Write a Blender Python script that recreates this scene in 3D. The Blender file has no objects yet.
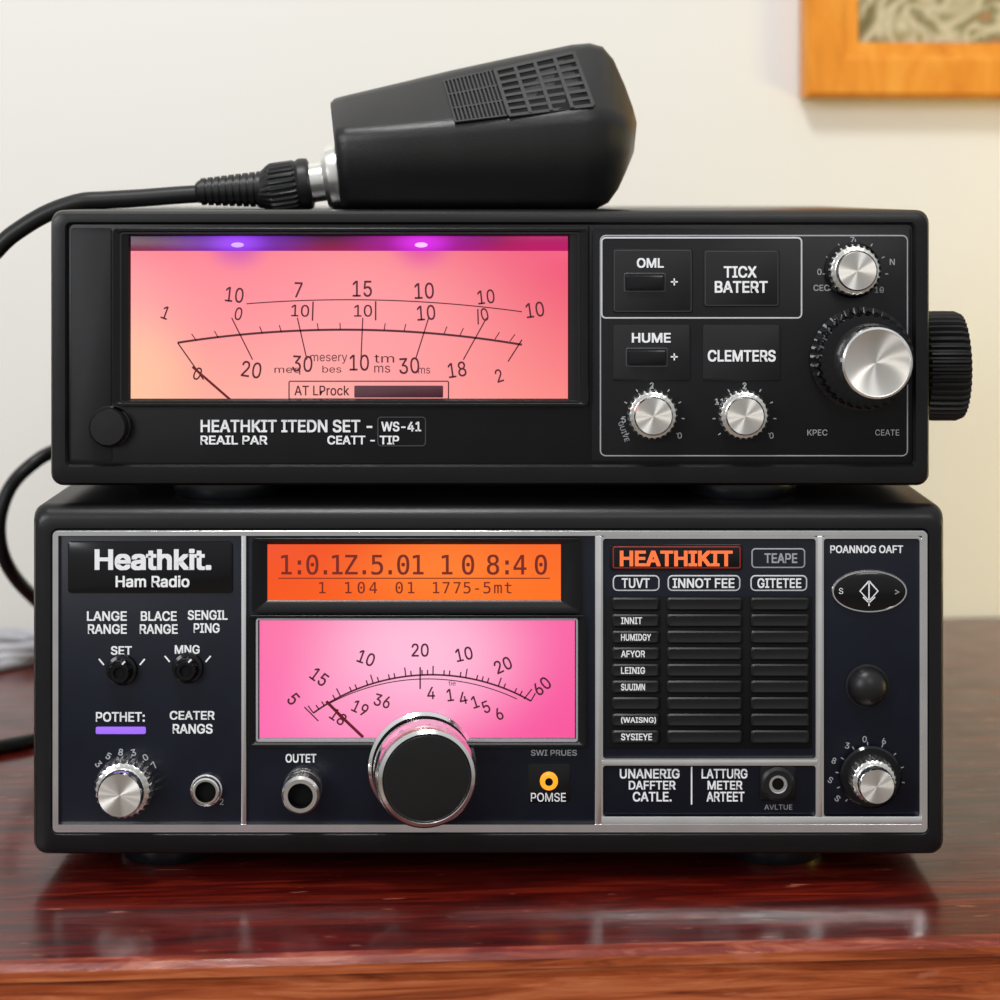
import bpy, bmesh, math, random, os
from mathutils import Vector, Matrix
from mathutils.geometry import tessellate_polygon
random.seed(4)
S=0.0004; D=0.8; HY=195; TY=885
scene=bpy.context.scene
COL=scene.collection
def V(px,py,d=0): return Vector(((px-500)*S, -d*S, (TY-py)*S))
ZH=(TY-HY)*S
def W(px,py,y):   # point seen at px,py at depth y
    k=(D+y)/D
    return Vector(((px-500)*S*k, y, ZH-(py-HY)*S*k))
def T(px,py,z=0):
    k=(ZH-z)/((py-HY)*S); y=D*k-D
    return Vector(((px-500)*S*k,y,z))
# ---------------- materials
def newmat(name):
    m=bpy.data.materials.new(name); m.use_nodes=True
    return m,m.node_tree,m.node_tree.nodes['Principled BSDF']
def srgb(r,g,b):
    f=lambda c:(c/12.92 if c<=.04045 else ((c+.055)/1.055)**2.4)
    return (f(r/255),f(g/255),f(b/255),1)
def plain(name,col,rough=.4,metal=0,bump=0,bscale=4000,spec=.5,coat=0,var=.12):
    m,nt,b=newmat(name)
    b.inputs['Roughness'].default_value=rough; b.inputs['Metallic'].default_value=metal
    b.inputs['Specular IOR Level'].default_value=spec
    b.inputs['Coat Weight'].default_value=coat
    tc=nt.nodes.new('ShaderNodeTexCoord'); n=nt.nodes.new('ShaderNodeTexNoise'); n.inputs['Scale'].default_value=60
    nt.links.new(tc.outputs['Object'],n.inputs['Vector'])
    r=nt.nodes.new('ShaderNodeValToRGB')
    r.color_ramp.elements[0].position=.3; r.color_ramp.elements[1].position=.7
    r.color_ramp.elements[0].color=tuple(c*(1-var) for c in col[:3])+(1,)
    r.color_ramp.elements[1].color=tuple(min(1,c*(1+var)) for c in col[:3])+(1,)
    nt.links.new(n.outputs['Fac'],r.inputs['Fac']); nt.links.new(r.outputs['Color'],b.inputs['Base Color'])
    if bump:
        n2=nt.nodes.new('ShaderNodeTexNoise'); n2.inputs['Scale'].default_value=bscale
        nt.links.new(tc.outputs['Object'],n2.inputs['Vector'])
        bp=nt.nodes.new('ShaderNodeBump'); bp.inputs['Strength'].default_value=bump; bp.inputs['Distance'].default_value=.0002
        nt.links.new(n2.outputs['Fac'],bp.inputs['Height']); nt.links.new(bp.outputs['Normal'],b.inputs['Normal'])
    return m
CASE=plain('casing_plastic',(.0055,.0055,.0062),.31,bump=.2,spec=.36)
PANEL=plain('panel_plastic',(.005,.005,.006),.33,bump=.1,spec=.25)
PANELB=plain('panel_blue_black',(.0045,.006,.0125),.3,bump=.08,spec=.26)
BEZEL=plain('bezel_plastic',(.003,.003,.004),.3,spec=.32)
GLOSS=plain('gloss_black',(.002,.002,.003),.12,spec=.42)
RUBBER=plain('rubber',(.005,.005,.005),.42,spec=.4)
FOOTM=plain('foot_rubber',(.010,.011,.014),.35,spec=.5)
MICM=plain('mic_plastic',(.008,.008,.008),.32,bump=.5,bscale=2500,spec=.5)
MICG=plain('mic_grille_plate',(.03,.03,.03),.4)
KEYM=plain('key_plastic',(.008,.008,.009),.38,spec=.36)
SUBP=plain('sub_panel',(.0075,.0075,.0085),.5,spec=.28)
CHROME=plain('chrome',(.92,.92,.91),.12,1,var=.03)
TRIM=plain('trim_silver',(.95,.95,.95),.22,1,var=.05)
SILV=plain('satin_silver',(.86,.85,.81),.22,1,var=.05)
WHITE=plain('print_white',(.82,.83,.85),.5,var=.03)
MID=plain('print_light_grey',(.55,.56,.58),.5,var=.03)
DIM=plain('print_grey',(.32,.33,.35),.5,var=.05)
FAINT=plain('print_faint',(.045,.045,.05),.5,var=.05)
INK=plain('ink_dark',srgb(80,12,30),.6,var=.05)
INKO=plain('ink_brown',srgb(120,22,5),.6,var=.05)
NEED=plain('needle_red',srgb(100,0,20),.4)
HOLE=plain('hole_black',(.001,.001,.001),.6,spec=.2)
def brushed():
    m,nt,b=newmat('brushed_aluminium')
    b.inputs['Base Color'].default_value=(.92,.89,.83,1); b.inputs['Metallic'].default_value=1
    b.inputs['Roughness'].default_value=.36; b.inputs['Anisotropic'].default_value=.95
    t=nt.nodes.new('ShaderNodeTangent'); t.direction_type='RADIAL'; t.axis='Y'
    nt.links.new(t.outputs[0],b.inputs['Tangent'])
    return m
BRUSH=brushed()
def emit(name,col,st):
    m,nt,b=newmat(name); b.inputs['Base Color'].default_value=(col[0]*.2,col[1]*.2,col[2]*.2,1)
    b.inputs['Emission Color'].default_value=tuple(col[:3])+(1,); b.inputs['Emission Strength'].default_value=st
    return m
def screen(name,TL,TR,BL,BR,glows=(),st=1.0,rough=.25,ax=1,az=1):
    m,nt,b=newmat(name); L=nt.links; N=nt.nodes
    tc=N.new('ShaderNodeTexCoord'); sp=N.new('ShaderNodeSeparateXYZ'); L.new(tc.outputs['Generated'],sp.inputs[0])
    def mix(f,a,c):
        x=N.new('ShaderNodeMix'); x.data_type='RGBA'; L.new(f,x.inputs['Factor'])
        for s,val in ((6,a),(7,c)):
            if isinstance(val,tuple): x.inputs[s].default_value=val
            else: L.new(val,x.inputs[s])
        return x.outputs[2]
    top=mix(sp.outputs['X'],TL,TR); bot=mix(sp.outputs['X'],BL,BR); c=mix(sp.outputs['Z'],bot,top)
    for (u,v,r,col,amt) in glows:
        cb=N.new('ShaderNodeCombineXYZ')
        mx=N.new('ShaderNodeMath'); mx.operation='MULTIPLY'; L.new(sp.outputs['X'],mx.inputs[0]); mx.inputs[1].default_value=ax
        mz=N.new('ShaderNodeMath'); mz.operation='MULTIPLY'; L.new(sp.outputs['Z'],mz.inputs[0]); mz.inputs[1].default_value=az
        L.new(mx.outputs[0],cb.inputs[0]); L.new(mz.outputs[0],cb.inputs[2])
        ds=N.new('ShaderNodeVectorMath'); ds.operation='DISTANCE'; L.new(cb.outputs[0],ds.inputs[0]); ds.inputs[1].default_value=(u*ax,0,v*az)
        mr=N.new('ShaderNodeMapRange'); mr.interpolation_type='SMOOTHERSTEP'
        mr.inputs['From Min'].default_value=0; mr.inputs['From Max'].default_value=r
        mr.inputs['To Min'].default_value=amt; mr.inputs['To Max'].default_value=0
        L.new(ds.outputs['Value'],mr.inputs['Value'])
        c=mix(mr.outputs[0],c,col)
    L.new(c,b.inputs['Emission Color']); b.inputs['Emission Strength'].default_value=st
    b.inputs['Base Color'].default_value=(.01,.006,.007,1); b.inputs['Roughness'].default_value=rough; b.inputs['Specular IOR Level'].default_value=.3
    return m
# ---------------- mesh builder
WL={}
class MB:
    def __init__(s): s.v=[]; s.f=[]; s.mi=[]; s.mats=[]
    def m(s,mat):
        if mat not in s.mats: s.mats.append(mat)
        return s.mats.index(mat)
    def face(s,idx,mat): s.f.append(tuple(idx)); s.mi.append(s.m(mat))
    def loft(s,loops,mats,cap0=True,cap1=True):
        if not isinstance(mats,(list,tuple)): mats=[mats]*(len(loops)-1)
        base=[]
        for lp in loops:
            base.append(len(s.v)); s.v.extend(lp)
        n=len(loops[0])
        for i in range(len(loops)-1):
            for j in range(n):
                s.face((base[i]+j,base[i]+(j+1)%n,base[i+1]+(j+1)%n,base[i+1]+j),mats[i])
        if cap0: s.face([base[0]+j for j in range(n)][::-1],mats[0])
        if cap1: s.face([base[-1]+j for j in range(n)],mats[-1])
    def rr(s,x0,y0,x1,y1,r,d,n=5):
        r=max(r,.05); pts=[]
        for cx,cy,a0 in ((x1-r,y0+r,-90),(x1-r,y1-r,0),(x0+r,y1-r,90),(x0+r,y0+r,180)):
            for i in range(n+1):
                a=math.radians(a0+90*i/n); pts.append(V(cx+r*math.cos(a),cy+r*math.sin(a),d))
        return pts
    def rbox(s,x0,y0,x1,y1,r,d0,d1,mat,bev=1.0,capmat=None):
        b=bev
        s.loft([s.rr(x0,y0,x1,y1,r,d0),s.rr(x0,y0,x1,y1,r,d1-b),s.rr(x0+b*.3,y0+b*.3,x1-b*.3,y1-b*.3,max(r-b*.3,.1),d1-b*.3),s.rr(x0+b,y0+b,x1-b,y1-b,max(r-b,.1),d1)],mat)
    def frame(s,x0,y0,x1,y1,r,w,d0,d1,mat,slope=0):
        L=[s.rr(x0,y0,x1,y1,r,d0),s.rr(x0,y0,x1,y1,r,d1-.3),s.rr(x0+.4,y0+.4,x1-.4,y1-.4,r-.4,d1)]
        if isinstance(w,(int,float)): w=(w,w,w,w)
        a,b,c,e=w
        if slope: L.append(s.rr(x0+2.5,y0+2.5,x1-2.5,y1-2.5,max(r-2.5,.2),d1)); L.append(s.rr(x0+a-2,y0+b-2,x1-c+2,y1-e+2,max(r-min(w),.3),d1-slope*.6))
        L.append(s.rr(x0+a,y0+b,x1-c,y1-e,max(r-min(w),.2),d1-slope)); L.append(s.rr(x0+a,y0+b,x1-c,y1-e,max(r-min(w),.2),d0))
        s.loft(L,mat,False,False)
    def lathe(s,o,ax,prof,n=48,ribs=0,unit=S,sq=1.0):
        ax=Vector(ax).normalized()
        up=Vector((0,0,1)) if abs(ax.z)<.9 else Vector((1,0,0))
        e1=ax.cross(up).normalized(); e2=e1.cross(ax).normalized()
        if ribs: n=ribs*4
        loops=[];mats=[]
        for p in prof:
            r,h,mt=p[:3]; amp=p[3] if len(p)>3 else 0
            lp=[]
            for i in range(n):
                a=2*math.pi*i/n; rr=r
                if amp and i%4>=2: rr=r*(1-amp)
                lp.append(o+ax*h*unit+(e1*math.cos(a)+e2*math.sin(a)*sq)*max(rr,.01)*unit)
            loops.append(lp); mats.append(mt)
        s.loft(loops,mats[1:])
    def stroke(s,pts,w,d,mat):
        P=[Vector((p[0],p[1])) for p in pts]; L=[];R=[]
        for i,p in enumerate(P):
            t=(P[min(i+1,len(P)-1)]-P[max(i-1,0)]).normalized(); nn=Vector((-t.y,t.x))*w/2
            L.append(V(*(p+nn),d)); R.append(V(*(p-nn),d))
        b=len(s.v); n=len(P); s.v+=L+R
        for i in range(n-1): s.face((b+i,b+n+i,b+n+i+1,b+i+1),mat)
    def rrs(s,x0,y0,x1,y1,r,w,d,mat):
        s.frame(x0,y0,x1,y1,r,w,d-.4,d,mat)
    def text(s,t,x0,y0,x1,y1,d,mat,bold=.0,font=0):
        vs,fs,bb=textmesh(t,font); q=bold
        sx=(x1-x0)/(bb[2]-bb[0]+2*q); sy=(y1-y0)/(bb[3]-bb[1]+2*q)
        for n,(ox,oy) in enumerate(STRIKES if q else ((0,0),)):
            b=len(s.v)
            for v in vs: s.v.append(V(x0+(v[0]-bb[0]+q+ox*q)*sx, y1-(v[1]-bb[1]+q+oy*q)*sy,d+n*.02))
            for f in fs: s.face([b+i for i in f],mat)
    def textc(s,t,cx,cy,h,d,mat,rot=0,bold=0,asp=1.0,font=0,kh=None):
        vs,fs,bb=textmesh(t,font); k=kh or h/(bb[3]-bb[1]); c=math.cos(math.radians(rot)); q=math.sin(math.radians(rot))
        mx=(bb[0]+bb[2])/2; my=(bb[1]+bb[3])/2 if not kh else 0
        for n,(ox,oy) in enumerate(STRIKES if bold else ((0,0),)):
            b=len(s.v)
            for v in vs:
                u=(v[0]-mx+ox*bold)*k*asp; w=(v[1]-my+oy*bold)*k
                s.v.append(V(cx+u*c+w*q, cy-(w*c-u*q),d+n*.02))
            for f in fs: s.face([b+i for i in f],mat)
    def tube(s,pts,r,mat,n=14,sub=10):
        C=[]
        P=[pts[0]*2-pts[1]]+pts+[pts[-1]*2-pts[-2]]
        for i in range(1,len(P)-2):
            for j in range(sub):
                t=j/sub; a,b,c,e=P[i-1],P[i],P[i+1],P[i+2]
                C.append(.5*((2*b)+(c-a)*t+(2*a-5*b+4*c-e)*t*t+(3*b-a-3*c+e)*t**3))
        C.append(P[-2]); loops=[]
        nrm=None
        for i,p in enumerate(C):
            t=(C[min(i+1,len(C)-1)]-C[max(i-1,0)]).normalized()
            if nrm is None: nrm=t.cross(Vector((0,1,.1))).normalized()
            nrm=(nrm-t*nrm.dot(t)).normalized(); bi=t.cross(nrm)
            loops.append([p+(nrm*math.cos(2*math.pi*k/n)+bi*math.sin(2*math.pi*k/n))*r for k in range(n)])
        s.loft(loops,mat)
    def box(s,a,b,mat):
        x0,y0,z0=a;x1,y1,z1=b
        s.loft([[Vector(p) for p in ((x0,y0,z0),(x1,y0,z0),(x1,y1,z0),(x0,y1,z0))],[Vector(p) for p in ((x0,y0,z1),(x1,y0,z1),(x1,y1,z1),(x0,y1,z1))]],mat)
    def split(s,regions):
        outs=[MB() for _ in regions]; maps=[{} for _ in regions]
        for f,mi in zip(s.f,s.mi):
            cx=sum(s.v[i].x for i in f)/len(f)/S+500; cy=TY-sum(s.v[i].z for i in f)/len(f)/S
            for k,(a,b,c,e) in enumerate(regions):
                if a<=cx<=c and b<=cy<=e: break
            o=outs[k]; mp=maps[k]; idx=[]
            for i in f:
                if i not in mp: mp[i]=len(o.v); o.v.append(s.v[i])
                idx.append(mp[i])
            o.face(idx,s.mats[mi])
        return [o for o in outs if o.v]
    def build(s,name,parent=None,label=None,bevel=0,rot=0,origin=None):
        me=bpy.data.meshes.new(name); 
        c=origin
        if c is None:
            xs=[v.x for v in s.v];ys=[v.y for v in s.v];zs=[v.z for v in s.v]
            c=Vector(((min(xs)+max(xs))/2,(min(ys)+max(ys))/2,(min(zs)+max(zs))/2))
            if parent is None: c.z=min(zs)
        me.from_pydata([v-c for v in s.v],[],s.f)
        for mt in s.mats: me.materials.append(mt)
        for p,i in zip(me.polygons,s.mi): p.material_index=i; p.use_smooth=True
        bm=bmesh.new(); bm.from_mesh(me); bmesh.ops.recalc_face_normals(bm,faces=bm.faces); bm.to_mesh(me); bm.free()
        me.set_sharp_from_angle(angle=math.radians(rot or 32)); me.update()
        o=bpy.data.objects.new(name,me); COL.objects.link(o)
        WL[o]=c
        if parent: o.parent=parent; o.location=c-WL[parent]
        else: o.location=c
        if bevel:
            md=o.modifiers.new('bevel','BEVEL'); md.width=bevel; md.segments=3; md.limit_method='ANGLE'
        if label: o['label']=label
        return o
STRIKES=((0,0),(1,.8),(-1,.8),(1,-.8),(-1,-.8))
FONTS={0:None,1:None}
try:
    fd=bpy.utils.system_resource('DATAFILES',path='fonts')
    for k,pat in ((0,'Inter.woff2'),(1,'DejaVuSansMono.woff2')):
        p=os.path.join(fd,pat)
        if os.path.exists(p): FONTS[k]=bpy.data.fonts.load(p)
except Exception as ex: print('font fallback',ex)
_tc={}
def inside(p,poly):
    r=False; n=len(poly)
    for i in range(n):
        a=poly[i]; b=poly[i-1]
        if (a[1]>p[1])!=(b[1]>p[1]) and p[0]<(b[0]-a[0])*(p[1]-a[1])/(b[1]-a[1])+a[0]: r=not r
    return r
def textmesh(t,font=0):
    """outline loops filled glyph-stroke by glyph-stroke, so overlapping contours stay solid"""
    key=(t,font)
    if key in _tc: return _tc[key]
    cu=bpy.data.curves.new('t','FONT'); cu.body=t; cu.size=1; cu.resolution_u=3; cu.fill_mode='NONE'
    if FONTS[font]: cu.font=FONTS[font]
    o=bpy.data.objects.new('t',cu); COL.objects.link(o); bpy.context.view_layer.update()
    dg=bpy.context.evaluated_depsgraph_get(); me=bpy.data.meshes.new_from_object(o.evaluated_get(dg))
    co=[(v.co.x,v.co.y) for v in me.vertices]
    adj={}
    for e in me.edges:
        a,b=e.vertices; adj.setdefault(a,[]).append(b); adj.setdefault(b,[]).append(a)
    seen=set(); loops=[]
    for s0 in range(len(co)):
        if s0 in seen or s0 not in adj: continue
        lp=[s0]; seen.add(s0); nxt=(s0+1) if (s0+1) in adj[s0] else adj[s0][0]
        while nxt not in seen:
            lp.append(nxt); seen.add(nxt)
            c=[q for q in adj[nxt] if q not in seen]
            if not c: break
            nxt=c[0]
        pl=[]
        for i in lp:
            if not pl or (abs(co[i][0]-pl[-1][0])+abs(co[i][1]-pl[-1][1]))>1e-5: pl.append(co[i])
        if len(pl)>2 and abs(pl[0][0]-pl[-1][0])+abs(pl[0][1]-pl[-1][1])<1e-5: pl.pop()
        if len(pl)>2: loops.append(pl)
    ar=[sum(p[i-1][0]*p[i][1]-p[i][0]*p[i-1][1] for i in range(len(p)))/2 for p in loops]
    sgn=1 if ar[max(range(len(ar)),key=lambda i:abs(ar[i]))]>0 else -1
    outer=[i for i in range(len(ar)) if ar[i]*sgn>0]; holes=[i for i in range(len(ar)) if ar[i]*sgn<=0]
    vs=[];fs=[]
    for i in outer:
        grp=[loops[i]]+[loops[h] for h in holes if inside(loops[h][0],loops[i]) and abs(ar[h])<abs(ar[i])]
        base=len(vs); flat=[p for g in grp for p in g]; vs+=flat
        for tri in tessellate_polygon([[Vector((p[0],p[1],0)) for p in g] for g in grp]):
            fs.append(tuple(base+k for k in tri))
    xs=[v[0] for v in vs]; ys=[v[1] for v in vs]; bb=(min(xs),min(ys),max(xs),max(ys))
    bpy.data.objects.remove(o); bpy.data.curves.remove(cu); bpy.data.meshes.remove(me)
    _tc[key]=(vs,fs,bb); return _tc[key]
def top_empty(name,loc,label,cat):
    e=bpy.data.objects.new(name,None); e.empty_display_size=.03; e.location=loc; COL.objects.link(e); WL[e]=Vector(loc)
    e['label']=label; e['category']=cat; return e
def circ3(a,b,c):
    (ax,ay),(bx,by),(cx,cy)=a,b,c
    d=2*(ax*(by-cy)+bx*(cy-ay)+cx*(ay-by))
    ux=((ax*ax+ay*ay)*(by-cy)+(bx*bx+by*by)*(cy-ay)+(cx*cx+cy*cy)*(ay-by))/d
    uy=((ax*ax+ay*ay)*(cx-bx)+(bx*bx+by*by)*(ax-cx)+(cx*cx+cy*cy)*(bx-ax))/d
    return ux,uy,math.hypot(ax-ux,ay-uy)
def arcpts(a,b,c,n=40):
    ux,uy,R=circ3(a,b,c)
    return [(x,uy-math.sqrt(max(0,R*R-(x-ux)**2))) for x in [a[0]+(c[0]-a[0])*i/n for i in range(n+1)]],(ux,uy,R)
def ticks(mb,cx,cy,r0,r1,a0,a1,n,w,d,mat):
    for i in range(n):
        a=math.radians(a0+(a1-a0)*i/(n-1)-90)
        mb.stroke([(cx+r0*math.cos(a),cy+r0*math.sin(a)),(cx+r1*math.cos(a),cy+r1*math.sin(a))],w,d,mat)
F=(0,-1,0)
B1=.02
# ================= LOWER RADIO
lo=top_empty('ham_radio',(0,.135,0),'wide black ham radio with orange display and pink meter','radio')
PD=-5
mb=MB()
x0,y0,x1,y1=31,505,946,857
mb.loft([mb.rr(x0+6,y0+6,x1-6,y1-6,10,-680),mb.rr(x0,y0,x1,y1,14,-672),mb.rr(x0,y0,x1,y1,14,-14),mb.rr(x0+1,y0+2.5,x1-1,y1-1,14,-8),mb.rr(x0+4,y0+8,x1-4,y1-4,13,-2),
  mb.rr(x0+8,y0+14,x1-8,y1-9,11,0),mb.rr(x0+19,y0+23,x1-16,y1-22,8,0),mb.rr(x0+21,y0+25,x1-18,y1-24,6,-3),mb.rr(x0+21,y0+25,x1-18,y1-24,6,PD-1)],CASE)
mb.build('casing',lo)
mb=MB(); 
mb.rbox(52,531,928,833,4,PD-1,PD,PANELB,.3)
mb.build('front_panel',lo)
mb=MB()
mb.frame(52,531,928,833,5,(6,5,6,8),PD,-1,TRIM)
mb.rbox(241,536,246,826,.5,PD,-1.5,TRIM,.5)
mb.rbox(595,536,602,826,.5,PD,-1.5,TRIM,.8)
mb.rbox(817,536,823,826,.5,PD,-1.5,TRIM,.8)
mb.rbox(601,760,818,766,.5,PD,-1.5,TRIM,.8)
mb.frame(600,536,819,762,6,3,PD,-1.6,TRIM)
mb.frame(600,763,819,820,6,3,PD,-1.6,TRIM)
mb.frame(821,536,923,820,6,3,PD,-1.6,TRIM)
mb.rbox(601,817,923,827,.5,PD,-1.4,TRIM,.8)
mb.build('trim_strip',lo,'silver metal trim framing the panel sections')
mb=MB(); mb.rbox(67,542,232,594,4,PD,PD+1.5,GLOSS,.6); npl=mb.build('nameplate',lo,'glossy black nameplate with white lettering')
mb=MB(); d=PD+1.9
mb.text('Heathkit.',94,549,211,571,d,WHITE,.028); mb.text('Ham Radio',115,576,189,588,d,WHITE,B1)
mb.build('nameplate_lettering',npl,'white printed lettering')
mb=MB(); d=PD+.5
for t,a,b,c,e in [('LANGE',86,612,126,622),('RANGE',87,625,126,635),('BLACE',140,612,176,622),('RANGE',139,625,177,635),('SENGIL',187,611,227,621),('PING',193,624,219,634),
  ('SET',110,647,131,656),('MNG',174,646,199,655),('POTHET:',95,713,144,723),('CEATER',169,712,214,721),('RANGS',172,725,212,735)]:
    mb.text(t,a,b,c,e,d,WHITE,B1)
for cx,cy in ((121,672),(187,669)):
    for sx in (-1,1): mb.stroke([(cx+sx*18,cy-6),(cx+sx*23,cy-12)],1.6,d,WHITE)
for i,a in enumerate((-48,-28,-8,12,32,50)):
    q=math.radians(a-90); mb.textc('358307'[i],125+37*math.cos(q),790+37*math.sin(q),6.5,d,DIM,-a,.015)
mb.textc('0',218,792,6,d,DIM); mb.textc('2',221,803,6,d,DIM)
mb.text('OUTET',285,755,316,764,d,WHITE,B1)
mb.text('SWI PRUES',531,751,577,757,d,DIM,.01); mb.text('POMSE',531,794,566,803,PD+.8,WHITE,.006)
mb.rrs(752,549,806,569,4,1.3,d,DIM); mb.text('TEAPE',765,554,798,564,d,DIM,.02)
for (a,b,t,s0,s1) in ((613,660,'TUVT',622,650),(668,741,'INNOT FEE',673,735),(751,808,'GITETEE',758,802)):
    mb.rrs(a,576,b,592,5,1.3,d,MID); mb.text(t,s0,579,s1,589,d,WHITE,.018)
for t,a,b,c,e in [('UNANERIG',620,770,680,780),('DAFFTER',629,782,676,791),('CATLE.',633,793,672,803),('LATTURG',702,770,748,780),('METER',708,782,743,791),('ARTEET',707,793,745,803),
   ('POANNOG OAFT',831,546,904,554)]:
    mb.text(t,a,b,c,e,d,WHITE,B1)
mb.text('AVLTUE',765,806,793,811,d,DIM)
mb.stroke([(692,768),(692,806)],1.5,d,WHITE)
ticks(mb,871,778,32,35,-135,100,10,1.1,d,DIM)
for i,a in enumerate((-125,-95,-65,-35,-8,20)):
    q=math.radians(a-90); mb.textc('SS8306'[i],871+40*math.cos(q),778+38*math.sin(q),6,d,DIM,-a*.3,.01)
for m_ in mb.split([(0,0,244,700),(0,700,160,1000),(160,700,244,1000),(244,0,430,1000),(430,0,598,1000),(598,0,819,764),(598,764,819,1000),(819,0,1000,700),(819,700,1000,1000)]):
    m_.build('panel_lettering',lo,'white printed lettering and scale marks')
mb=MB(); mb.rbox(610,545,743,571,3,PD,PD+1.5,GLOSS,.5); bd=mb.build('badge',lo,'black badge with glowing orange-red lettering')
mb=MB(); mb.text('HEATHIKIT',620,551,733,567,PD+2,emit('badge_orange',srgb(255,110,55)[:3],1.1),.03)
mb.rrs(613,547,741,569,2,1,PD+1.8,emit('badge_edge',srgb(150,30,12)[:3],.8)); mb.build('badge_lettering',bd,'orange-red letters')
mb=MB(); mb.rbox(95,728,145,735,1.5,PD,PD+2,emit('purple_led',srgb(150,100,235)[:3],1.0),.5); mb.build('indicator_bar',lo,'glowing purple indicator bar')
# displays
mb=MB(); mb.frame(252,538,581,613,4,(15,7,20,12),PD,1,BEZEL,5); mb.build('display_bezel',lo)
sc=screen('orange_lcd',srgb(238,72,8),srgb(250,100,20),srgb(248,85,12),srgb(255,115,30),[(.6,.5,.5,srgb(255,132,42),.7)],1.0,ax=1,az=.4)
mb=MB(); mb.rbox(266,544,562,602,.5,PD,PD+.8,sc,.2); dsp=mb.build('digital_display',lo,'orange back-lit display')
mb=MB(); dd=PD+1.2
_,_,b0=textmesh('0',1); kh=20/(b0[3]-b0[1])
for ch,cx in zip('1:0.1Z.5.01108:40',(286,299,312,325,337,351,364,377,390,403,418,447,468,493,507,520,541)):
    mb.textc(ch,cx,575,20,dd,INKO,0,.006,.95,1,kh)
kh2=kh*.58
mb.stroke([(278,579),(550,579)],1,dd,INKO)
for st,xs in (('1',(322,)),('104',(348,361,373)),('01',(399,411)),('1775-5mt',(436,446,457,467,477,487,498,508))):
    for ch,cx in zip(st,xs): mb.textc(ch,cx,594,12,dd,INKO,0,.004,1,1,kh2)
mb.build('display_digits',dsp,'dark brown digits')
mb=MB(); mb.frame(248,615,586,747,4,(11,6,11,8),PD,2,BEZEL,5)
mb.frame(256,618,578,742,3,2,PD,1.0,DIM)
mb.build('meter_bezel',lo)
sc=screen('pink_meter',srgb(250,112,165),srgb(248,100,165),srgb(252,110,178),srgb(248,85,158),[(.5,.7,.55,srgb(255,195,222),.9),(.3,.2,.35,srgb(255,165,205),.5)],1.0,ax=1,az=.5)
mb=MB(); mb.rbox(258,620,576,740,.5,PD,PD+.8,sc,.2); mt=mb.build('meter_face',lo,'pink back-lit meter dial')
mb=MB(); dd=PD+1.2
P,(ux,uy,R)=arcpts((313,714),(420,676),(531,702)); mb.stroke(P,1.8,dd,INK)
for i in range(29):
    p=P[int(i*40/28)]; a=math.atan2(p[1]-uy,p[0]-ux); L=9 if i%4==0 else 5
    mb.stroke([p,(p[0]+L*math.cos(a),p[1]+L*math.sin(a))],1.3,dd,INK)
Q,_=arcpts((330,704),(420,680),(517,700)); mb.stroke(Q,1,dd,INK)
mb.stroke([(420,668),(420,690)],1.5,dd,INK); mb.stroke([(304,708),(318,722)],1.3,dd,INK); mb.stroke([(524,700),(532,690)],1.3,dd,INK)
for t,cx,cy,r in [('5',293,700,48),('15',319,678,36),('10',366,659,20),('20',420,651,0),('10',464,655,-12),('20',503,666,-24),('60',542,687,-40)]:
    mb.textc(t,cx,cy,13,dd,INK,r,.01,.85)
for t,cx,cy,r in [('18',338,718,35),('19',360,709,25),('36',382,702,15),('4',431,694,0),('1',450,696,-8),('4',463,699,-12),('1',475,703,-18),('5',486,708,-22),('6',499,715,-28)]:
    mb.textc(t,cx,cy,12,dd,INK,r,.01,.85)
mb.textc('tie',452,684,5,dd,INK)
mb.build('meter_scale',mt,'dark printed meter scale')
mb=MB(); mb.stroke([(326,702),(344,720),(363,738)],3.0,PD+2.2,NEED); mb.stroke([(326,702),(344,722)],1.5,PD+2.4,NEED)
mb.build('meter_needle',mt,'dark red needle')
mb=MB()
mb.rbox(606,597,813,750,2,PD,PD+.5,HOLE,.2)
for a,b in ((612,659),(667,742),(751,809)):
    for i in range(9):
        yy=598+i*16.6
        mb.loft([mb.rr(a,yy,b,yy+12.5,2.5,PD),mb.rr(a,yy,b,yy+12.5,2.5,PD+3.5),mb.rr(a+1.5,yy+1.5,b-1.5,yy+11,2,PD+5),mb.rr(a+4,yy+4.5,b-4,yy+8,1.5,PD+4.4)],KEYM)
vg=mb.build('vent_grille',lo,'black moulded slotted grille')
mb=MB(); 
for t,i,x1_ in (('INNIT',1,642),('HUMIDGY',2,651),('AFYOR',3,645),('LEINIG',4,645),('SUUIMN',5,645),('(WAISNG)',7,656),('SYSIEYE',8,652)):
    yy=598+i*16.6; mb.text(t,621,yy+2.5,x1_,yy+9.5,PD+5.4,WHITE,.018)
mb.build('grille_lettering',vg,'small white lettering')
# ---- knobs
def silver_knob(parent,cx,cy,R,H,skirt=None,name='knob',lab='silver knurled knob'):
    mb=MB()
    if skirt: mb.lathe(V(cx,cy,PD),F,[(skirt,0,GLOSS),(skirt,5,GLOSS),(skirt-2,7,GLOSS),(R*.7,7.5,GLOSS)])
    mb.lathe(V(cx,cy,PD),F,[(R,0,SILV,.07),(R,2,SILV,.07),(R,H*.5,SILV,.07),(R*.93,H*.58,SILV,.03),(R*.8,H*.62,SILV)],ribs=26)
    k=mb.build(name,parent,lab)
    mb=MB(); mb.lathe(V(cx,cy,PD),F,[(R*.78,H*.6,SILV),(R*.77,H*.93,CHROME),(R*.72,H,CHROME),(R*.6,H*1.0,BRUSH),(.1,H,BRUSH)],n=56)
    mb.build('knob_cap',k,'brushed aluminium cap'); return k
silver_knob(lo,126,785,29,40)
silver_knob(lo,871,777,23,38,skirt=31)
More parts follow.
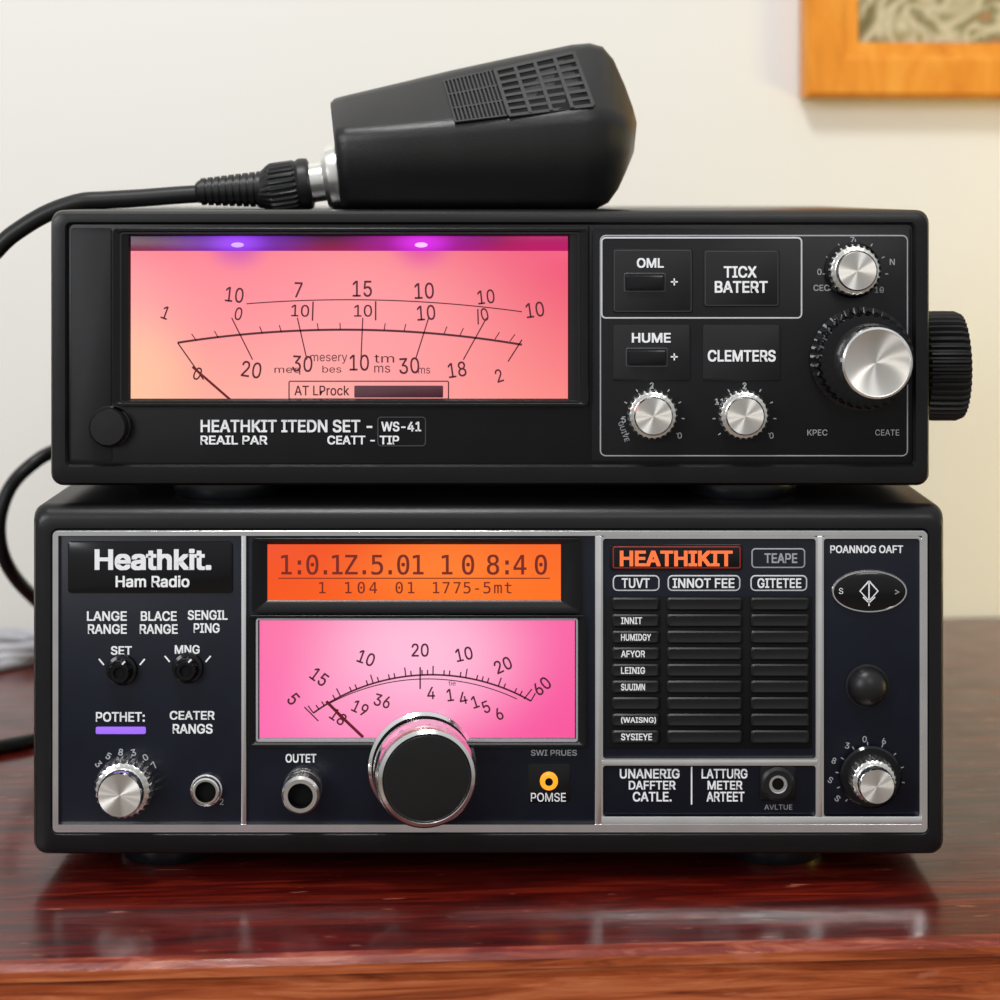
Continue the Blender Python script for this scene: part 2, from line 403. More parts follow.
for cx,cy in ((121,671),(187,669)):
    mb=MB(); mb.lathe(V(cx,cy,PD),F,[(16,0,GLOSS),(15,3,GLOSS),(12,4,GLOSS),(11,13,GLOSS,.06),(9,15,GLOSS),(6,15,HOLE),(5,12,HOLE),(.1,12,HOLE)],ribs=16)
    mb.stroke([(cx+3,cy-9),(cx+6,cy-12)],1.6,PD+15.4,WHITE)
    mb.build('knob',lo,'small black control knob')
def jack(parent,cx,cy,R,H,hole,mat=CHROME,lab='chrome socket'):
    mb=MB(); mb.lathe(V(cx,cy,PD),F,[(R,0,mat),(R,H*.35,mat),(R*.92,H*.45,mat),(R*.86,H*.9,mat),(R*.78,H,mat),(hole,H,mat),(hole*.95,1,HOLE),(.1,1,HOLE)])
    return mb.build('socket',parent,lab)
jack(lo,206,791,16,9,10.5,lab='round chrome jack socket')
mb=MB(); mb.lathe(V(303,788,PD),F,[(20,0,CHROME),(20.5,3,SILV),(20,8,CHROME),(18.5,10,SILV),(18.5,14,CHROME),(19,26,SILV),(18.8,29,SILV),(16.5,32,SILV),(12.5,32,SILV),(12,20,HOLE),(.1,20,HOLE)])
mb.build('socket',lo,'protruding chrome microphone jack')
mb=MB(); mb.rbox(760,767,797,803,5,PD,PD+1,GLOSS,.4); mb.lathe(V(778,784,PD),F,[(17,0,KEYM),(17,5,KEYM),(14,7,KEYM),(9,7,KEYM),(9,5,CHROME),(6,5,CHROME),(5,2,HOLE),(.1,2,HOLE)])
mb.build('socket',lo,'black round jack socket')
KA=(.15,-1,0)
mb=MB(); mb.lathe(V(421,765,PD),KA,[(53,0,CHROME),(54,4,CHROME),(54,9,CHROME),(51,12,CHROME),(48,12,GLOSS),(48,18,GLOSS),(50,20,SILV),(50.5,24,CHROME),(50.5,42,CHROME),(50,47,SILV),(47.5,51,SILV),(44.0,52.5,CHROME),(42,50,CHROME)],n=96)
tk=mb.build('tuning_knob',lo,'large chrome-rimmed black tuning knob')
mb=MB(); mb.lathe(V(421,765,PD),KA,[(43,44,GLOSS),(42.5,51,GLOSS),(41.5,52.2,RUBBER),(38,52.6,RUBBER),(.1,52.2,RUBBER)],n=72); mb.build('knob_cap',tk,'matt black cap')
mb=MB(); mb.rbox(528,765,571,804,4,PD,PD+.3,GLOSS,.1)
A1=emit('amber_led',srgb(255,150,30)[:3],1.4)
mb.lathe(V(549,782,PD),F,[(9,0,A1),(9,3,A1),(7,5,A1),(4,5,A1),(3.4,3,HOLE),(.1,3,HOLE)])
mb.build('power_lamp',lo,'glowing amber ring lamp')
mb=MB()
def oval(mb,cx,cy,prof,n=56):
    mb.loft([[V(cx+rx*math.cos(2*math.pi*i/n),cy+ry*math.sin(2*math.pi*i/n),PD+h) for i in range(n)] for rx,ry,h,_ in prof],[p[3] for p in prof[1:]])
oval(mb,870,592,[(38,21.5,0,CHROME),(38,21.5,2,CHROME),(37.2,20.7,3,CHROME),(36,19.5,3,CHROME),(35.5,19,2.5,GLOSS),(30,15,4,GLOSS),(.1,.1,4.4,GLOSS)])
dd=PD+5
mb.stroke([(869,581),(878,591),(869,601),(860,591),(869,581)],1.5,dd,WHITE); mb.stroke([(869,583),(869,606)],1.3,dd,WHITE); mb.stroke([(863,597),(869,603),(875,597)],1.3,dd,WHITE); mb.textc('S',841,591,6,dd,WHITE); mb.stroke([(895,590),(899,592),(895,594)],1.2,dd,DIM)
mb.build('oval_button',lo,'black oval button with silver rim')
mb=MB(); mb.lathe(V(868,687,PD),F,[(22,0,GLOSS),(22,1.5,GLOSS),(20,2,KEYM)]+[(20*math.cos(a),3+16*math.sin(a),KEYM) for a in [i*math.pi/18 for i in range(1,9)]]+[(.1,19,KEYM)]); mb.build('push_button',lo,'domed matt black button')
def foot(parent,cx,ytop,ybot,y,R):
    mb=MB(); o=Vector(((cx-500)*S,y,(TY-ytop)*S)); h=(ybot-ytop)
    mb.lathe(o,(0,0,-1),[(R*.98,0,FOOTM),(R,h*.3,FOOTM),(R*.96,h*.8,FOOTM),(R*.9,h,FOOTM),(.1,h,FOOTM)],n=40)
    mb.build('foot',parent,'round black rubber foot')
for cx in (152,788):
    for y in (.042,.225): foot(lo,cx,856.5,TY-.2,y,52)
# ================= UPPER RADIO
zt=(TY-505)*S
up=top_empty('ham_radio',(0,.13,zt),'black ham radio receiver with large coral-pink meter and silver knobs','radio')
mb=MB(); x0,y0,x1,y1=49,210,931,487
mb.loft([mb.rr(x0+6,y0+6,x1-6,y1-6,8,-640),mb.rr(x0,y0,x1,y1,12,-632),mb.rr(x0,y0,x1,y1,12,-12),mb.rr(x0+1,y0+1.5,x1-1,y1-1.5,12,-5),mb.rr(x0+3,y0+4,x1-3,y1-4,12,-1),
 mb.rr(x0+6,y0+7,x1-6,y1-9,10,0),mb.rr(x0+16,y0+12,x1-15,y1-20,6,0),mb.rr(x0+18,y0+14,x1-17,y1-22,5,-3),mb.rr(x0+18,y0+14,x1-17,y1-22,5,PD-1)],CASE)
mb.build('casing',up)
mb=MB(); mb.rbox(66,223,915,466,4,PD-1,PD,PANEL,.3); mb.rbox(70,228,111,462,3,PD,PD+.8,SUBP,.5)
mb.rbox(592,228,912,463,3,PD,PD+.6,PANEL,.5); mb.stroke([(589,226),(589,465)],1.5,PD+.4,HOLE)
mb.build('front_panel',up)
mb=MB(); mb.frame(113,228,588,406,5,(17,8,20,7),PD,3,BEZEL,7); mb.frame(120,232,580,403,4,2,PD,2.2,KEYM)
mb.build('meter_bezel',up)
sc=screen('coral_meter',srgb(250,118,132),srgb(236,66,112),srgb(255,188,158),srgb(252,138,135),[(.5,.4,.6,srgb(255,162,166),.85),(.0,.2,.22,srgb(255,205,165),.6),(.4,-.1,.3,srgb(255,182,168),.5),(.25,.8,.3,srgb(255,130,150),.4),(.245,1.05,.1,srgb(190,60,190),.7),(.665,1.05,.1,srgb(220,50,170),.7)],1.0,ax=1,az=.4)  # purple spots at the top edge are LED spill painted into the emission
mb=MB(); mb.rbox(129,251,569,400,.5,PD,PD+.8,sc,.2); mf=mb.build('meter_face',up,'coral pink back-lit meter dial')
st_=screen('led_spill_strip',srgb(35,6,40),srgb(80,5,55),srgb(120,20,65),srgb(180,15,80),[(.95,.4,.22,srgb(190,15,105),.8),(.245,.5,.24,srgb(110,25,180),.95),(.245,.5,.10,srgb(160,60,255),.9),(.665,.5,.24,srgb(170,10,160),.95),(.665,.5,.10,srgb(225,40,240),.9)],1.0,ax=1,az=.09)  # dark strip; the halos around the LEDs are painted into its emission
mb=MB(); mb.rbox(129,236,569,251,.3,PD,PD+.9,st_,.2); ls=mb.build('painted_glow_strip',up,'dark violet strip above the dial with LED glow painted in')
for cx,cc in ((237,(190,150,255)),(421,(240,170,255))):
    vm=emit('violet_led',srgb(*cc)[:3],1.3)
    mb=MB(); 
    mb.loft([[V(cx+r*1.9*math.cos(2*math.pi*i/24),245+r*.75*math.sin(2*math.pi*i/24),PD+.85+h) for i in range(24)] for r,h in ((3.4,0),(3,.8),(1.8,1.3),(.05,1.5))],vm)
    mb.build('indicator_lamp',ls,'violet lamp')
mb=MB(); dd=PD+1.2
P,(ux,uy,R)=arcpts((177,343),(352,330),(522,345)); mb.stroke(P,2.2,dd,INK)
A,_=arcpts((246,304),(362,300),(522,312)); mb.stroke(A,1.1,dd,INK)
fan=(352,560)
def fray(x,ya,yb,w=1.2):
    yc=330+ (x-352)**2*.00046
    dx=(x-fan[0])/(yc-fan[1])
    mb.stroke([(x+dx*(ya-yc),ya),(x+dx*(yb-yc),yb)],w,dd,INK)
for x in (240,300,362,424,476): fray(x,318,360)
for x in (196,218,262,281,318,340,384,404,444,460,495,510): fray(x,yc_:=330+(x-352)**2*.00046,yc_-7,1)
mb.stroke([(177,343),(203,380)],1.3,dd,INK); mb.stroke([(522,340),(508,362)],1.3,dd,INK)
for t,cx,cy,h,r in [('1',165,313,13,20),('10',234,295,15,6),('7',298,290,15,2),('15',362,289,16,0),('10',424,291,16,-2),('10',486,297,14,-6),('10',535,310,15,-8),
  ('0',238,314,13,12),('10|',302,311,19,2),('10|',365,311,19,0),('10',426,313,15,-4),('/0',482,316,15,-14),
  ('0',197,374,13,25),('20',251,370,16,8),('30',302,364,16,3),('10',359,363,16,0),('30',409,366,16,-3),('18',457,370,15,-8),('2',499,376,13,-18)]:
    mb.textc(t,cx,cy,h,dd,INK,r,.006,.8 if '|' not in t else 1)
mb.text('mesery',310,355,347,364,dd,INK); mb.text('tm',374,355,394,363,dd,INK); mb.text('meq',274,368,300,375,dd,INK); mb.text('bes',322,366,341,373,dd,INK);mb.text('ms',374,366,390,373,dd,INK);mb.text('ms',418,368,430,374,dd,INK)
mb.rrs(288,381,449,400,2,1.2,dd,INK); mb.text('AT LProck',294,386,349,396,dd,INK,.01); mb.rbox(354,386,443,398,1,PD+.6,dd,plain('ink_block',srgb(75,25,40),.5),.1)
mb.build('meter_scale',mf,'dark printed meter scale')
mb=MB(); mb.stroke([(192,367),(230,400)],2.4,PD+2.4,NEED); mb.build('meter_needle',mf,'dark needle')
mb=MB(); d=PD+1.1
mb.text('HEATHKIT ITEDN SET -',200,420,372,433,d,WHITE,B1); mb.text('REAIL PAR',200,436,267,445,d,WHITE,B1); mb.text('CEATT - TIP',327,436,399,445,d,WHITE,B1)
mb.rrs(377,417,426,447,4,1.2,d,FAINT); mb.text('WS-41',381,422,421,432,d,WHITE,B1)
mb.rrs(600,235,909,457,6,1.3,d,DIM); mb.rrs(601,237,803,319,5,1.6,d+.2,MID)
for t,a,b,c,e in [('OML',637,258,664,268),('TICX',724,266,757,278),('BATERT',715,281,768,293),('HUME',632,333,671,343),('CLEMTERS',708,350,776,362)]:
    mb.text(t,a,b,c,e,PD+2.6,WHITE,.022)
for cy in (282,357): mb.stroke([(671,cy),(678,cy)],1.4,PD+2.6,WHITE); mb.stroke([(674.5,cy-3.5),(674.5,cy+3.5)],1.4,PD+2.6,WHITE)
mb.text('KPEC',808,430,828,436,d,DIM); mb.text('CEATE',876,430,900,436,d,DIM)
for cx,cy,r in ((653,417,28),(745,417,28),(856,272,29)):
    ticks(mb,cx,cy,r+1,r+4,-125,125,9,1.1,d,DIM)
for t,cx,cy in (('0',820,272),('CEC',822,288),('N',893,262),('10',880,290),('7',853,240),('5',624,420),('0',680,436),('0',772,436),('11',720,402),('2',652,386),('2',745,386)): mb.textc(t,cx,cy,6,d,DIM,0,.01)
mb.textc('GUIVE',624,432,5,d,DIM,70)
for m_ in mb.split([(0,0,594,1000),(594,0,1000,1000)]):
    m_.build('panel_lettering',up,'white printed lettering and outlines')
for i,(a,b,c,e) in enumerate(((613,249,693,313),(704,250,780,307),(613,325,691,381),(703,325,781,381))):
    mb=MB(); mb.rbox(a,b,c,e,3,PD,PD+2,SUBP,1)
    if i<2: mb.rrs(a+1,b+1,c-1,e-1,2.5,.9,PD+2.1,FAINT)
    mb.build('key_plate',up,'matt black square plate')
for a,b in ((625,273),(627,348)):
    mb=MB(); mb.frame(a-1,b,a+41,b+19,2,1.2,PD+1,PD+2.6,FAINT); mb.rbox(a+1,b+2,a+39,b+17,1.5,PD+1,PD+6,GLOSS,1.5); mb.build('push_button',up,'black rectangular button')
silver_knob(up,652,414,25,26); silver_knob(up,743,414,25,26); silver_knob(up,853,270,26,30,skirt=28)
mb=MB(); mb.lathe(V(862,359,PD),F,[(51,0,GLOSS),(52,3,GLOSS),(52,6,GLOSS),(49,8,GLOSS,.08),(48,26,GLOSS,.08),(46,30,GLOSS,.04),(38,31,GLOSS)],ribs=34)
k=mb.build('tuning_knob',up,'large knob with black ribbed grip')
mb=MB(); mb.lathe(V(864,359,PD),(.08,-1,0),[(37,28,SILV),(37.5,30,CHROME),(36.5,50,SILV),(35,54,CHROME),(33,55,CHROME),(32,54.6,BRUSH),(.1,54.6,BRUSH)],n=72); mb.build('knob_cap',k,'brushed aluminium cap')
mb=MB(); mb.lathe(V(109,427,PD),F,[(21,0,GLOSS),(21,2,GLOSS),(19.5,3,GLOSS),(19,10,KEYM),(17,13,KEYM),(.1,13.6,KEYM)]); mb.build('push_button',up,'round matt black button')
mb=MB(); o=Vector(((930-500)*S,.034,V(0,373).z))
mb.lathe(o,(1,0,0),[(20,0,RUBBER),(20,6,RUBBER),(52,6,RUBBER,.0),(56.5,9,RUBBER,.06),(57,22,RUBBER,.06),(57,43,RUBBER,.06),(54,50,RUBBER,.05),(46,51.5,GLOSS),(.1,51.5,GLOSS)],ribs=44); mb.build('side_knob',up,'black ribbed knob on the side')
for cx in (217,752):
    for y in (.034,.22): foot(up,cx,486.5,504.8,y,58)
# ================= MICROPHONE
zr=(TY-210)*S
mic=top_empty('handheld_microphone',(.02,.07,zr),'black handheld microphone with cable lying on top of radio','microphone')
secs=[
 (331,343,108,138,203,.042,.056,.085),(330,341,101,134,208,.036,.058,.092),(334,344,97,132,210,.034,.060,.095),(345,350,94,131,210.6,.033,.060,.097),
 (400,400,81,128,210.6,.032,.061,.098),(450,450,69,124,210.6,.031,.062,.1),(510,510,56,119,210.6,.030,.063,.102),(572,560,43,114,210.6,.030,.064,.104),(590,580,41.5,113,210.6,.031,.065,.104),
 (603,597,45,112,209.5,.032,.066,.102),(614,609,58,114,203,.036,.067,.098),(625,619,83,119,189,.040,.066,.094),(633,627,105,125,171,.046,.064,.088),(637,634,120,132,153,.054,.064,.078)]
def rpoly(P,r,n=4):
    out=[];N=len(P)
    for i in range(N):
        a,b,c=P[i-1],P[i],P[(i+1)%N]; 
        ra=min(r[i],(a-b).length*.45); rc=min(r[i],(c-b).length*.45)
        p=b+(a-b).normalized()*ra; q=b+(c-b).normalized()*rc
        for j in range(n+1):
            t=j/n; out.append(p*(1-t)**2+b*2*t*(1-t)+q*t*t)
    return out
loops=[]
for xt,xb,tp,rg,bt,yf,yt,yb in secs:
    xr=xt+(xb-xt)*(rg-tp)/(bt-tp)
    A=W(xb,bt,yf+.012); B=W(xr,rg,yf); C=W(xt,tp,yt); 
    A.z=max(A.z,zr+.0001)
    Dk=Vector((C.x,yb,C.z-.004)); E=Vector((A.x,yb-.004,A.z)); M=W((xb+xr)/2,rg+(bt-rg)*.5,yf+.001)
    loops.append(rpoly([A,M,B,C,Dk,E],[.006,.02,.0045,.005,.008,.006]))
mb=MB(); mb.loft(loops,MICM); mb.build('body',mic,'black tapered plastic body',rot=45)
def facept(px,py,off=0):
    for a,b in zip(secs,secs[1:]):
        if a[0]<=px<=b[0] and b[0]>a[0]:
            t=(px-a[0])/(b[0]-a[0]); q=[a[i]+(b[i]-a[i])*t for i in range(8)]; break
    v=(q[3]-py)/(q[3]-q[2]); y=q[5]+(q[6]-q[5])*v
    return W(px,py,y)+Vector((0,-.75,.65))*off
def G(u,v):
    TLp,TRp,BRp,BLp=(443,82),(575,52),(597,111),(456,127)
    x=(TLp[0]*(1-u)+TRp[0]*u)*(1-v)+(BLp[0]*(1-u)+BRp[0]*u)*v
    y=(TLp[1]*(1-u)+TRp[1]*u)*(1-v)+(BLp[1]*(1-u)+BRp[1]*u)*v
    return x,y
mb=MB()
def gq(u0,v0,u1,v1,off,mat):
    n=6 if u1-u0>.3 else 1
    for i in range(n):
        ua=u0+(u1-u0)*i/n; ub=u0+(u1-u0)*(i+1)/n
        b=len(mb.v); mb.v+= [facept(*G(ua,v0),off),facept(*G(ub,v0),off),facept(*G(ub,v1),off),facept(*G(ua,v1),off)]
        mb.face((b,b+3,b+2,b+1),mat)
gq(0,0,.985,.92,.0005,HOLE)
def bar(u0,v0,u1,v1):
    a=[G(u0,v0),G(u1,v0),G(u1,v1),G(u0,v1)]
    mb.loft([[facept(*p,.0004) for p in a],[facept(*p,.0011) for p in a]],MICG)
for i in range(13):
    u=i*.029; bar(u,0,u+.013,.92)
for v in (0,.305,.61,.90): bar(0,v,.37,v+.025)
for c in range(5):
    u=.385+c*.149; bar(u-.008,0,u+.018,.92)
for r in range(8):
    v=r*.128; bar(.385,v,.985,v+.05)
mb.build('grille',mic,'grey slotted speaker grille')
ax=(W(200,192,.062)-W(335,171,.062)).normalized(); k_=.93; U=S/k_
mb=MB(); o=W(343,176,.062); mb.lathe(o,ax,[(33,0,SILV),(34,4,SILV),(33,13,SILV),(29,18,SILV),(22,19,SILV)],n=48,unit=U); mb.build('connector_ring',mic,'satin metal collar')
mb=MB(); o=W(330,180,.062); mb.lathe(o,ax,[(20,0,SILV),(20,24,SILV)],n=40,unit=U); mb.build('connector_sleeve',mic,'satin metal sleeve')
mb=MB(); o=W(311,183,.062); mb.lathe(o,ax,[(20,-1,RUBBER),(25,1,RUBBER),(26,5,RUBBER),(26,10,RUBBER),(24,13,RUBBER),(26,16,RUBBER,.08),(26,38,RUBBER,.08),(24,42,RUBBER,.04),(18,50,RUBBER),(17,54,RUBBER)],ribs=26,unit=U); mb.build('connector',mic,'black knurled connector')
mb=MB(); o=W(262,189,.062); pr=[(17,-3,RUBBER)]
for i in range(9): pr+= [(18-i*.55,i*7,RUBBER),(18-i*.55,i*7+4.5,RUBBER),(15.5-i*.5,i*7+5,RUBBER),(15.5-i*.5,i*7+6.8,RUBBER)]
pr+=[(9,66,RUBBER)]
mb.lathe(o,(ax+Vector((0,0,.11))).normalized(),pr,n=32,unit=U); mb.build('strain_relief',mic,'ribbed rubber strain relief')
mb=MB(); mb.tube([W(214,193,.062),W(180,195,.062),W(140,198,.062),W(105,200,.062),W(80,202,.062),W(50,212,.062),W(22,228,.062),W(0,246,.062),W(-25,280,.065),W(-60,360,.08),W(-75,470,.1),W(-90,600,.15),T(-120,760,.006),T(-200,740,.006)],9*U,RUBBER)
mb.build('cable',mic,'thick black rubber cable')
mb=MB(); mb.tube([W(180,440,.31),W(110,442,.30),W(62,449,.22),W(35,462,.2),W(10,488,.2),W(-1,525,.2),W(6,562,.21),W(30,594,.24),W(70,625,.29),W(140,650,.31)],7*S*1.27,RUBBER)
o=mb.build('power_cable',None,'black cable looping out from behind the radios'); o['category']='cable'
mb=MB(); r=.0035; mb.tube([T(-120,790,r),T(-50,762,r),T(-5,748,r),T(30,741,r),T(75,728,r),T(120,690,r),T(170,672,r)],r,RUBBER)
o=mb.build('power_cable',None,'black cable lying on the wooden desk'); o['category']='cable'
ADP=plain('pale_grey_plastic',(.42,.42,.44),.4)
mb=MB(); r=.003
pts=[]
for i in range(34):
    a=i*.62; R_=.036+.004*math.sin(i*1.7); c=T(-20,668)
    pts.append(Vector((c.x+R_*math.cos(a),c.y+.02+R_*.6*math.sin(a),r+.0022*(i/5.0) if i<20 else r+.0022*(4-(i-20)*.1))))
pts=[T(-150,700,r)]+pts
mb.tube(pts,r,ADP,n=10,sub=4)
o=mb.build('coiled_cable',None,'coil of thin pale grey cable on wooden desk'); o['category']='cable'
# ================= DESK & ROOM
ang=math.radians(4)
def woodmat(name,c0,c1,c2,rough,coat,sc=(2.2,26,26),scuff=0,bump=.25,crough=.14):
    m,nt,b=newmat(name); L=nt.links;N=nt.nodes
    tc=N.new('ShaderNodeTexCoord'); mp=N.new('ShaderNodeMapping'); mp.inputs['Scale'].default_value=sc; L.new(tc.outputs['Object'],mp.inputs[0])
    n=N.new('ShaderNodeTexNoise'); n.inputs['Scale'].default_value=3; n.inputs['Detail'].default_value=9; n.inputs['Roughness'].default_value=.65; n.inputs['Distortion'].default_value=1.0; L.new(mp.outputs[0],n.inputs['Vector'])
    r=N.new('ShaderNodeValToRGB'); e=r.color_ramp.elements; e[0].position=.3; e[0].color=c0; e[1].position=.75; e[1].color=c2
    x=e.new(.5); x.color=c1; L.new(n.outputs['Fac'],r.inputs[0]); col=r.outputs[0]
    if scuff:
        mp2=N.new('ShaderNodeMapping'); mp2.inputs['Scale'].default_value=(45,190,190); L.new(tc.outputs['Object'],mp2.inputs[0])
        n4=N.new('ShaderNodeTexNoise'); n4.inputs['Scale'].default_value=1; n4.inputs['Detail'].default_value=4; L.new(mp2.outputs[0],n4.inputs['Vector'])
        m4=N.new('ShaderNodeMapRange'); m4.inputs['From Min'].default_value=.66; m4.inputs['From Max'].default_value=.72; m4.inputs['To Max'].default_value=scuff; L.new(n4.outputs['Fac'],m4.inputs[0])
        mx=N.new('ShaderNodeMix'); mx.data_type='RGBA'; L.new(m4.outputs[0],mx.inputs['Factor']); L.new(col,mx.inputs[6]); mx.inputs[7].default_value=srgb(185,110,85); col=mx.outputs[2]
    L.new(col,b.inputs['Base Color'])
    n3=N.new('ShaderNodeTexNoise'); n3.inputs['Scale'].default_value=35; n3.inputs['Detail'].default_value=5; L.new(tc.outputs['Object'],n3.inputs['Vector'])
    mr=N.new('ShaderNodeMapRange'); mr.inputs['To Min'].default_value=rough*.6; mr.inputs['To Max'].default_value=rough*1.6; L.new(n3.outputs['Fac'],mr.inputs[0]); L.new(mr.outputs[0],b.inputs['Roughness'])
    mr2=N.new('ShaderNodeMapRange'); mr2.inputs['From Min'].default_value=.35; mr2.inputs['From Max'].default_value=.65; mr2.inputs['To Min'].default_value=crough*.4; mr2.inputs['To Max'].default_value=crough*2; L.new(n3.outputs['Fac'],mr2.inputs[0]); L.new(mr2.outputs[0],b.inputs['Coat Roughness'])
    mp3=N.new('ShaderNodeMapping'); mp3.inputs['Scale'].default_value=(18,60,60); L.new(tc.outputs['Object'],mp3.inputs[0])
    n5=N.new('ShaderNodeTexNoise'); n5.inputs['Scale'].default_value=1.5; n5.inputs['Detail'].default_value=6; L.new(mp3.outputs[0],n5.inputs['Vector'])
    ad=N.new('ShaderNodeMath'); ad.operation='ADD'; L.new(n.outputs['Fac'],ad.inputs[0]); L.new(n5.outputs['Fac'],ad.inputs[1])
    bp=N.new('ShaderNodeBump'); bp.inputs['Strength'].default_value=bump; bp.inputs['Distance'].default_value=.0006; L.new(ad.outputs[0],bp.inputs['Height']); L.new(bp.outputs[0],b.inputs['Normal']); L.new(bp.outputs[0],b.inputs['Coat Normal'])
    b.inputs['Coat Weight'].default_value=coat; b.inputs['Specular IOR Level'].default_value=.15
    return m
WOOD=woodmat('mahogany',srgb(28,5,5),srgb(72,11,7),srgb(118,34,18),.3,.7,(4,45,45),scuff=.5,bump=.22,crough=.11)
WOODF=woodmat('mahogany_lightened',srgb(92,34,16),srgb(164,80,42),srgb(205,126,82),.4,.15,(5,50,90),scuff=.5)  # front-face mahogany coloured paler to offset the weak front light
EDGE=woodmat('worn_highlit_edge',srgb(85,24,16),srgb(125,50,34),srgb(180,105,78),.3,.5,(8,60,60),scuff=.6)  # worn wood, with the lip's highlight painted in as a paler colour
FR=woodmat('frame_wood',srgb(205,122,32),srgb(226,145,48),srgb(240,168,70),.4,.2,(14,14,3))
desk=top_empty('wooden_desk',(0,0.2,-.74),'polished reddish-brown mahogany desk with worn front edge and painted edge highlight','desk'); desk.rotation_euler=(0,0,ang)
mb=MB()
fy=-.27; by=.283; DW=.75
prof=[(by,-.034),(by,0),(fy+.005,0),(fy+.002,-.0008),(fy,-.003),(fy,-.0065),(fy+.003,-.0078),(fy+.003,-.0092),(fy+.001,-.0105),(fy+.001,-.034)]
base=Vector((0,.2,.0))
lp=[[Vector((sx*DW,p[0],p[1]))+base for p in prof] for sx in (-1,1)]
mb.loft(lp,WOOD)
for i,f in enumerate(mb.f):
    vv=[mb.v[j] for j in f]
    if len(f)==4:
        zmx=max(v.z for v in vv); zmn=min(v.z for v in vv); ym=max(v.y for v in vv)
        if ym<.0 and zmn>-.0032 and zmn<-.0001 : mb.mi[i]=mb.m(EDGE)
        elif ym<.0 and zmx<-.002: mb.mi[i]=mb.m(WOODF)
def deskbuild(mb,name,label):
    o=mb.build(name,None,label,origin=Vector((0,.2,0))); o.parent=desk; o.location=(0,0,.74); return o
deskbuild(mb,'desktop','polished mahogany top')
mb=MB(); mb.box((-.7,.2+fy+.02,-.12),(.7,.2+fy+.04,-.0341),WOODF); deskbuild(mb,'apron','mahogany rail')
for sx in (-1,1):
    for yy in (fy+.045,by-.06):
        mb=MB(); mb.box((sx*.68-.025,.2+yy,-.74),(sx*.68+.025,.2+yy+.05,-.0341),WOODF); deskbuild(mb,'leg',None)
def wallmat(name,c):
    m,nt,b=newmat(name); b.inputs['Base Color'].default_value=c; b.inputs['Roughness'].default_value=.9
    n=nt.nodes.new('ShaderNodeTexNoise'); n.inputs['Scale'].default_value=120; bp=nt.nodes.new('ShaderNodeBump'); bp.inputs['Strength'].default_value=.08; bp.inputs['Distance'].default_value=.002
    nt.links.new(n.outputs['Fac'],bp.inputs['Height']); nt.links.new(bp.outputs[0],b.inputs['Normal']); return m
WM=wallmat('wall_paint',(.81,.805,.775,1))
ux_=Vector((math.cos(ang),math.sin(ang),0)); uy_=Vector((-math.sin(ang),math.cos(ang),0))
W0=Vector((0,.2,0))+uy_*.292
def wallpt(a,b,z): return W0+ux_*a+uy_*b+Vector((0,0,z))
mb=MB(); mb.loft([[wallpt(-2.2,0,-.74),wallpt(2.2,0,-.74),wallpt(2.2,.1,-.74),wallpt(-2.2,.1,-.74)],[wallpt(-2.2,0,1.8),wallpt(2.2,0,1.8),wallpt(2.2,.1,1.8),wallpt(-2.2,.1,1.8)]],WM)
o=mb.build('wall_back'); o['kind']='structure'; o['label']='off-white painted plaster wall'; o['category']='wall'
mb=MB(); mb.loft([[wallpt(-2.2,-3.2,-.79),wallpt(2.2,-3.2,-.79),wallpt(2.2,.1,-.79),wallpt(-2.2,.1,-.79)],[wallpt(-2.2,-3.2,-.7401),wallpt(2.2,-3.2,-.7401),wallpt(2.2,.1,-.7401),wallpt(-2.2,.1,-.7401)]],plain('floor_mat',(.25,.2,.16),.6))
o=mb.build('floor'); o['kind']='structure'; o['label']='plain beige floor'; o['category']='floor'
kk=D/(D+W0.y+.014); fx=(800-500)*S/kk+.0205; fz=ZH+(HY-97)*S/kk-.001
pic=top_empty('picture_frame',wallpt(fx+.25,-.01,fz),'orange-brown wooden framed painting hanging on the wall','picture')
PWd,PH,bw=.5,.4,.036
def fpoly(prof_in,mat):
    loops=[]
    for ins,out in prof_in:
        loops.append([wallpt(fx+ins,-out,fz+ins),wallpt(fx+PWd-ins,-out,fz+ins),wallpt(fx+PWd-ins,-out,fz+PH-ins),wallpt(fx+ins,-out,fz+PH-ins)])
    mb=MB(); mb.loft(loops,mat,False,False); return mb
mb=fpoly([(0,.001),(0,.018),(.003,.021),(bw-.012,.019),(bw-.006,.014),(bw,.012),(bw,.001)],FR); mb.build('frame',pic,'orange-brown wooden frame')
m,nt,b=newmat('abstract_painting'); n=nt.nodes.new('ShaderNodeTexNoise'); n.inputs['Scale'].default_value=22; n.inputs['Detail'].default_value=3; n.inputs['Distortion'].default_value=2
tc=nt.nodes.new('ShaderNodeTexCoord'); nt.links.new(tc.outputs['Object'],n.inputs['Vector'])
r=nt.nodes.new('ShaderNodeValToRGB'); e=r.color_ramp.elements; e[0].position=.3; e[0].color=srgb(95,88,50); e[1].position=.7; e[1].color=srgb(180,120,80)
for p,c in ((.42,srgb(150,140,100)),(.5,srgb(205,195,165)),(.6,srgb(130,125,85))): x=e.new(p); x.color=c
nt.links.new(n.outputs['Fac'],r.inputs[0]); nt.links.new(r.outputs[0],b.inputs['Base Color'])
mb=fpoly([(bw-.002,.004),(bw-.002,.008)],m); 
mb.face((4,5,6,7),m); mb.build('canvas',pic,'muted green and brown painted picture')
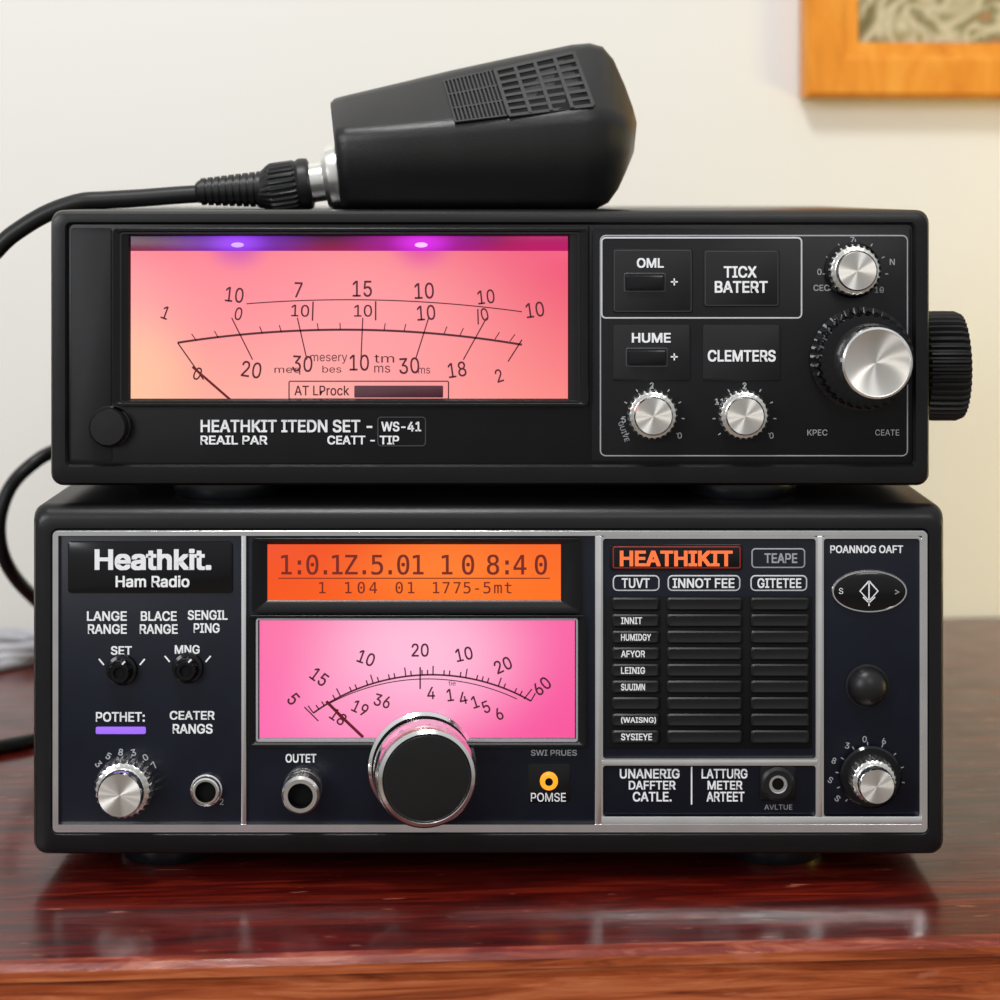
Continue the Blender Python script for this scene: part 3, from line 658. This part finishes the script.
# ================= LIGHT & CAMERA
def area(loc,tgt,size,power,col,name):
    l=bpy.data.lights.new(name,'AREA'); l.size=size; l.energy=power; l.color=col; o=bpy.data.objects.new(name,l); COL.objects.link(o); o.location=loc
    o.rotation_euler=(Vector(tgt)-Vector(loc)).to_track_quat('-Z','Y').to_euler(); return o
area((-.2,-.5,1.5),(0,.25,.1),.25,12,(1,.99,.98),'ceiling_lamp')
area((.80,.10,.04),(.42,.52,-.02),.2,2.6,(1,.74,.12),'added_warm_fill')  # added warm fill that yellows the wall; no such lamp stands here
area((-1.2,-1.4,.75),(0,0,.2),.7,14,(.96,.975,1),'added_softbox')  # added front-left softbox for reflections in trim and knobs, no known window
area((.5,-1.9,1.3),(0,0,.2),.5,6,(1,.98,.95),'added_front_light')  # added front light behind the camera, shapes the knob highlights
w=bpy.data.worlds.new('world'); scene.world=w; w.use_nodes=True
nt=w.node_tree; bg=nt.nodes['Background']; bg.inputs[1].default_value=1.0
tc=nt.nodes.new('ShaderNodeTexCoord'); sp=nt.nodes.new('ShaderNodeSeparateXYZ'); nt.links.new(tc.outputs['Generated'],sp.inputs[0])
mr=nt.nodes.new('ShaderNodeMapRange'); mr.inputs['From Min'].default_value=-.6; mr.inputs['From Max'].default_value=.8; nt.links.new(sp.outputs['Z'],mr.inputs[0])
cr=nt.nodes.new('ShaderNodeValToRGB'); cr.color_ramp.elements[0].color=(.10,.09,.08,1); cr.color_ramp.elements[1].color=(.72,.73,.75,1)
x=cr.color_ramp.elements.new(.43); x.color=(.40,.40,.40,1)
nt.links.new(mr.outputs[0],cr.inputs[0]); nt.links.new(cr.outputs[0],bg.inputs[0])
cam=bpy.data.cameras.new('camera'); co=bpy.data.objects.new('camera',cam); COL.objects.link(co); scene.camera=co
co.location=(0,-D,ZH); co.rotation_euler=(math.pi/2,0,0); cam.lens=72; cam.sensor_width=36; cam.shift_y=-(500-HY)/1000
cam.dof.use_dof=True; cam.dof.focus_distance=D; cam.dof.aperture_fstop=9; cam.clip_start=.05
scene.view_settings.view_transform='Standard'
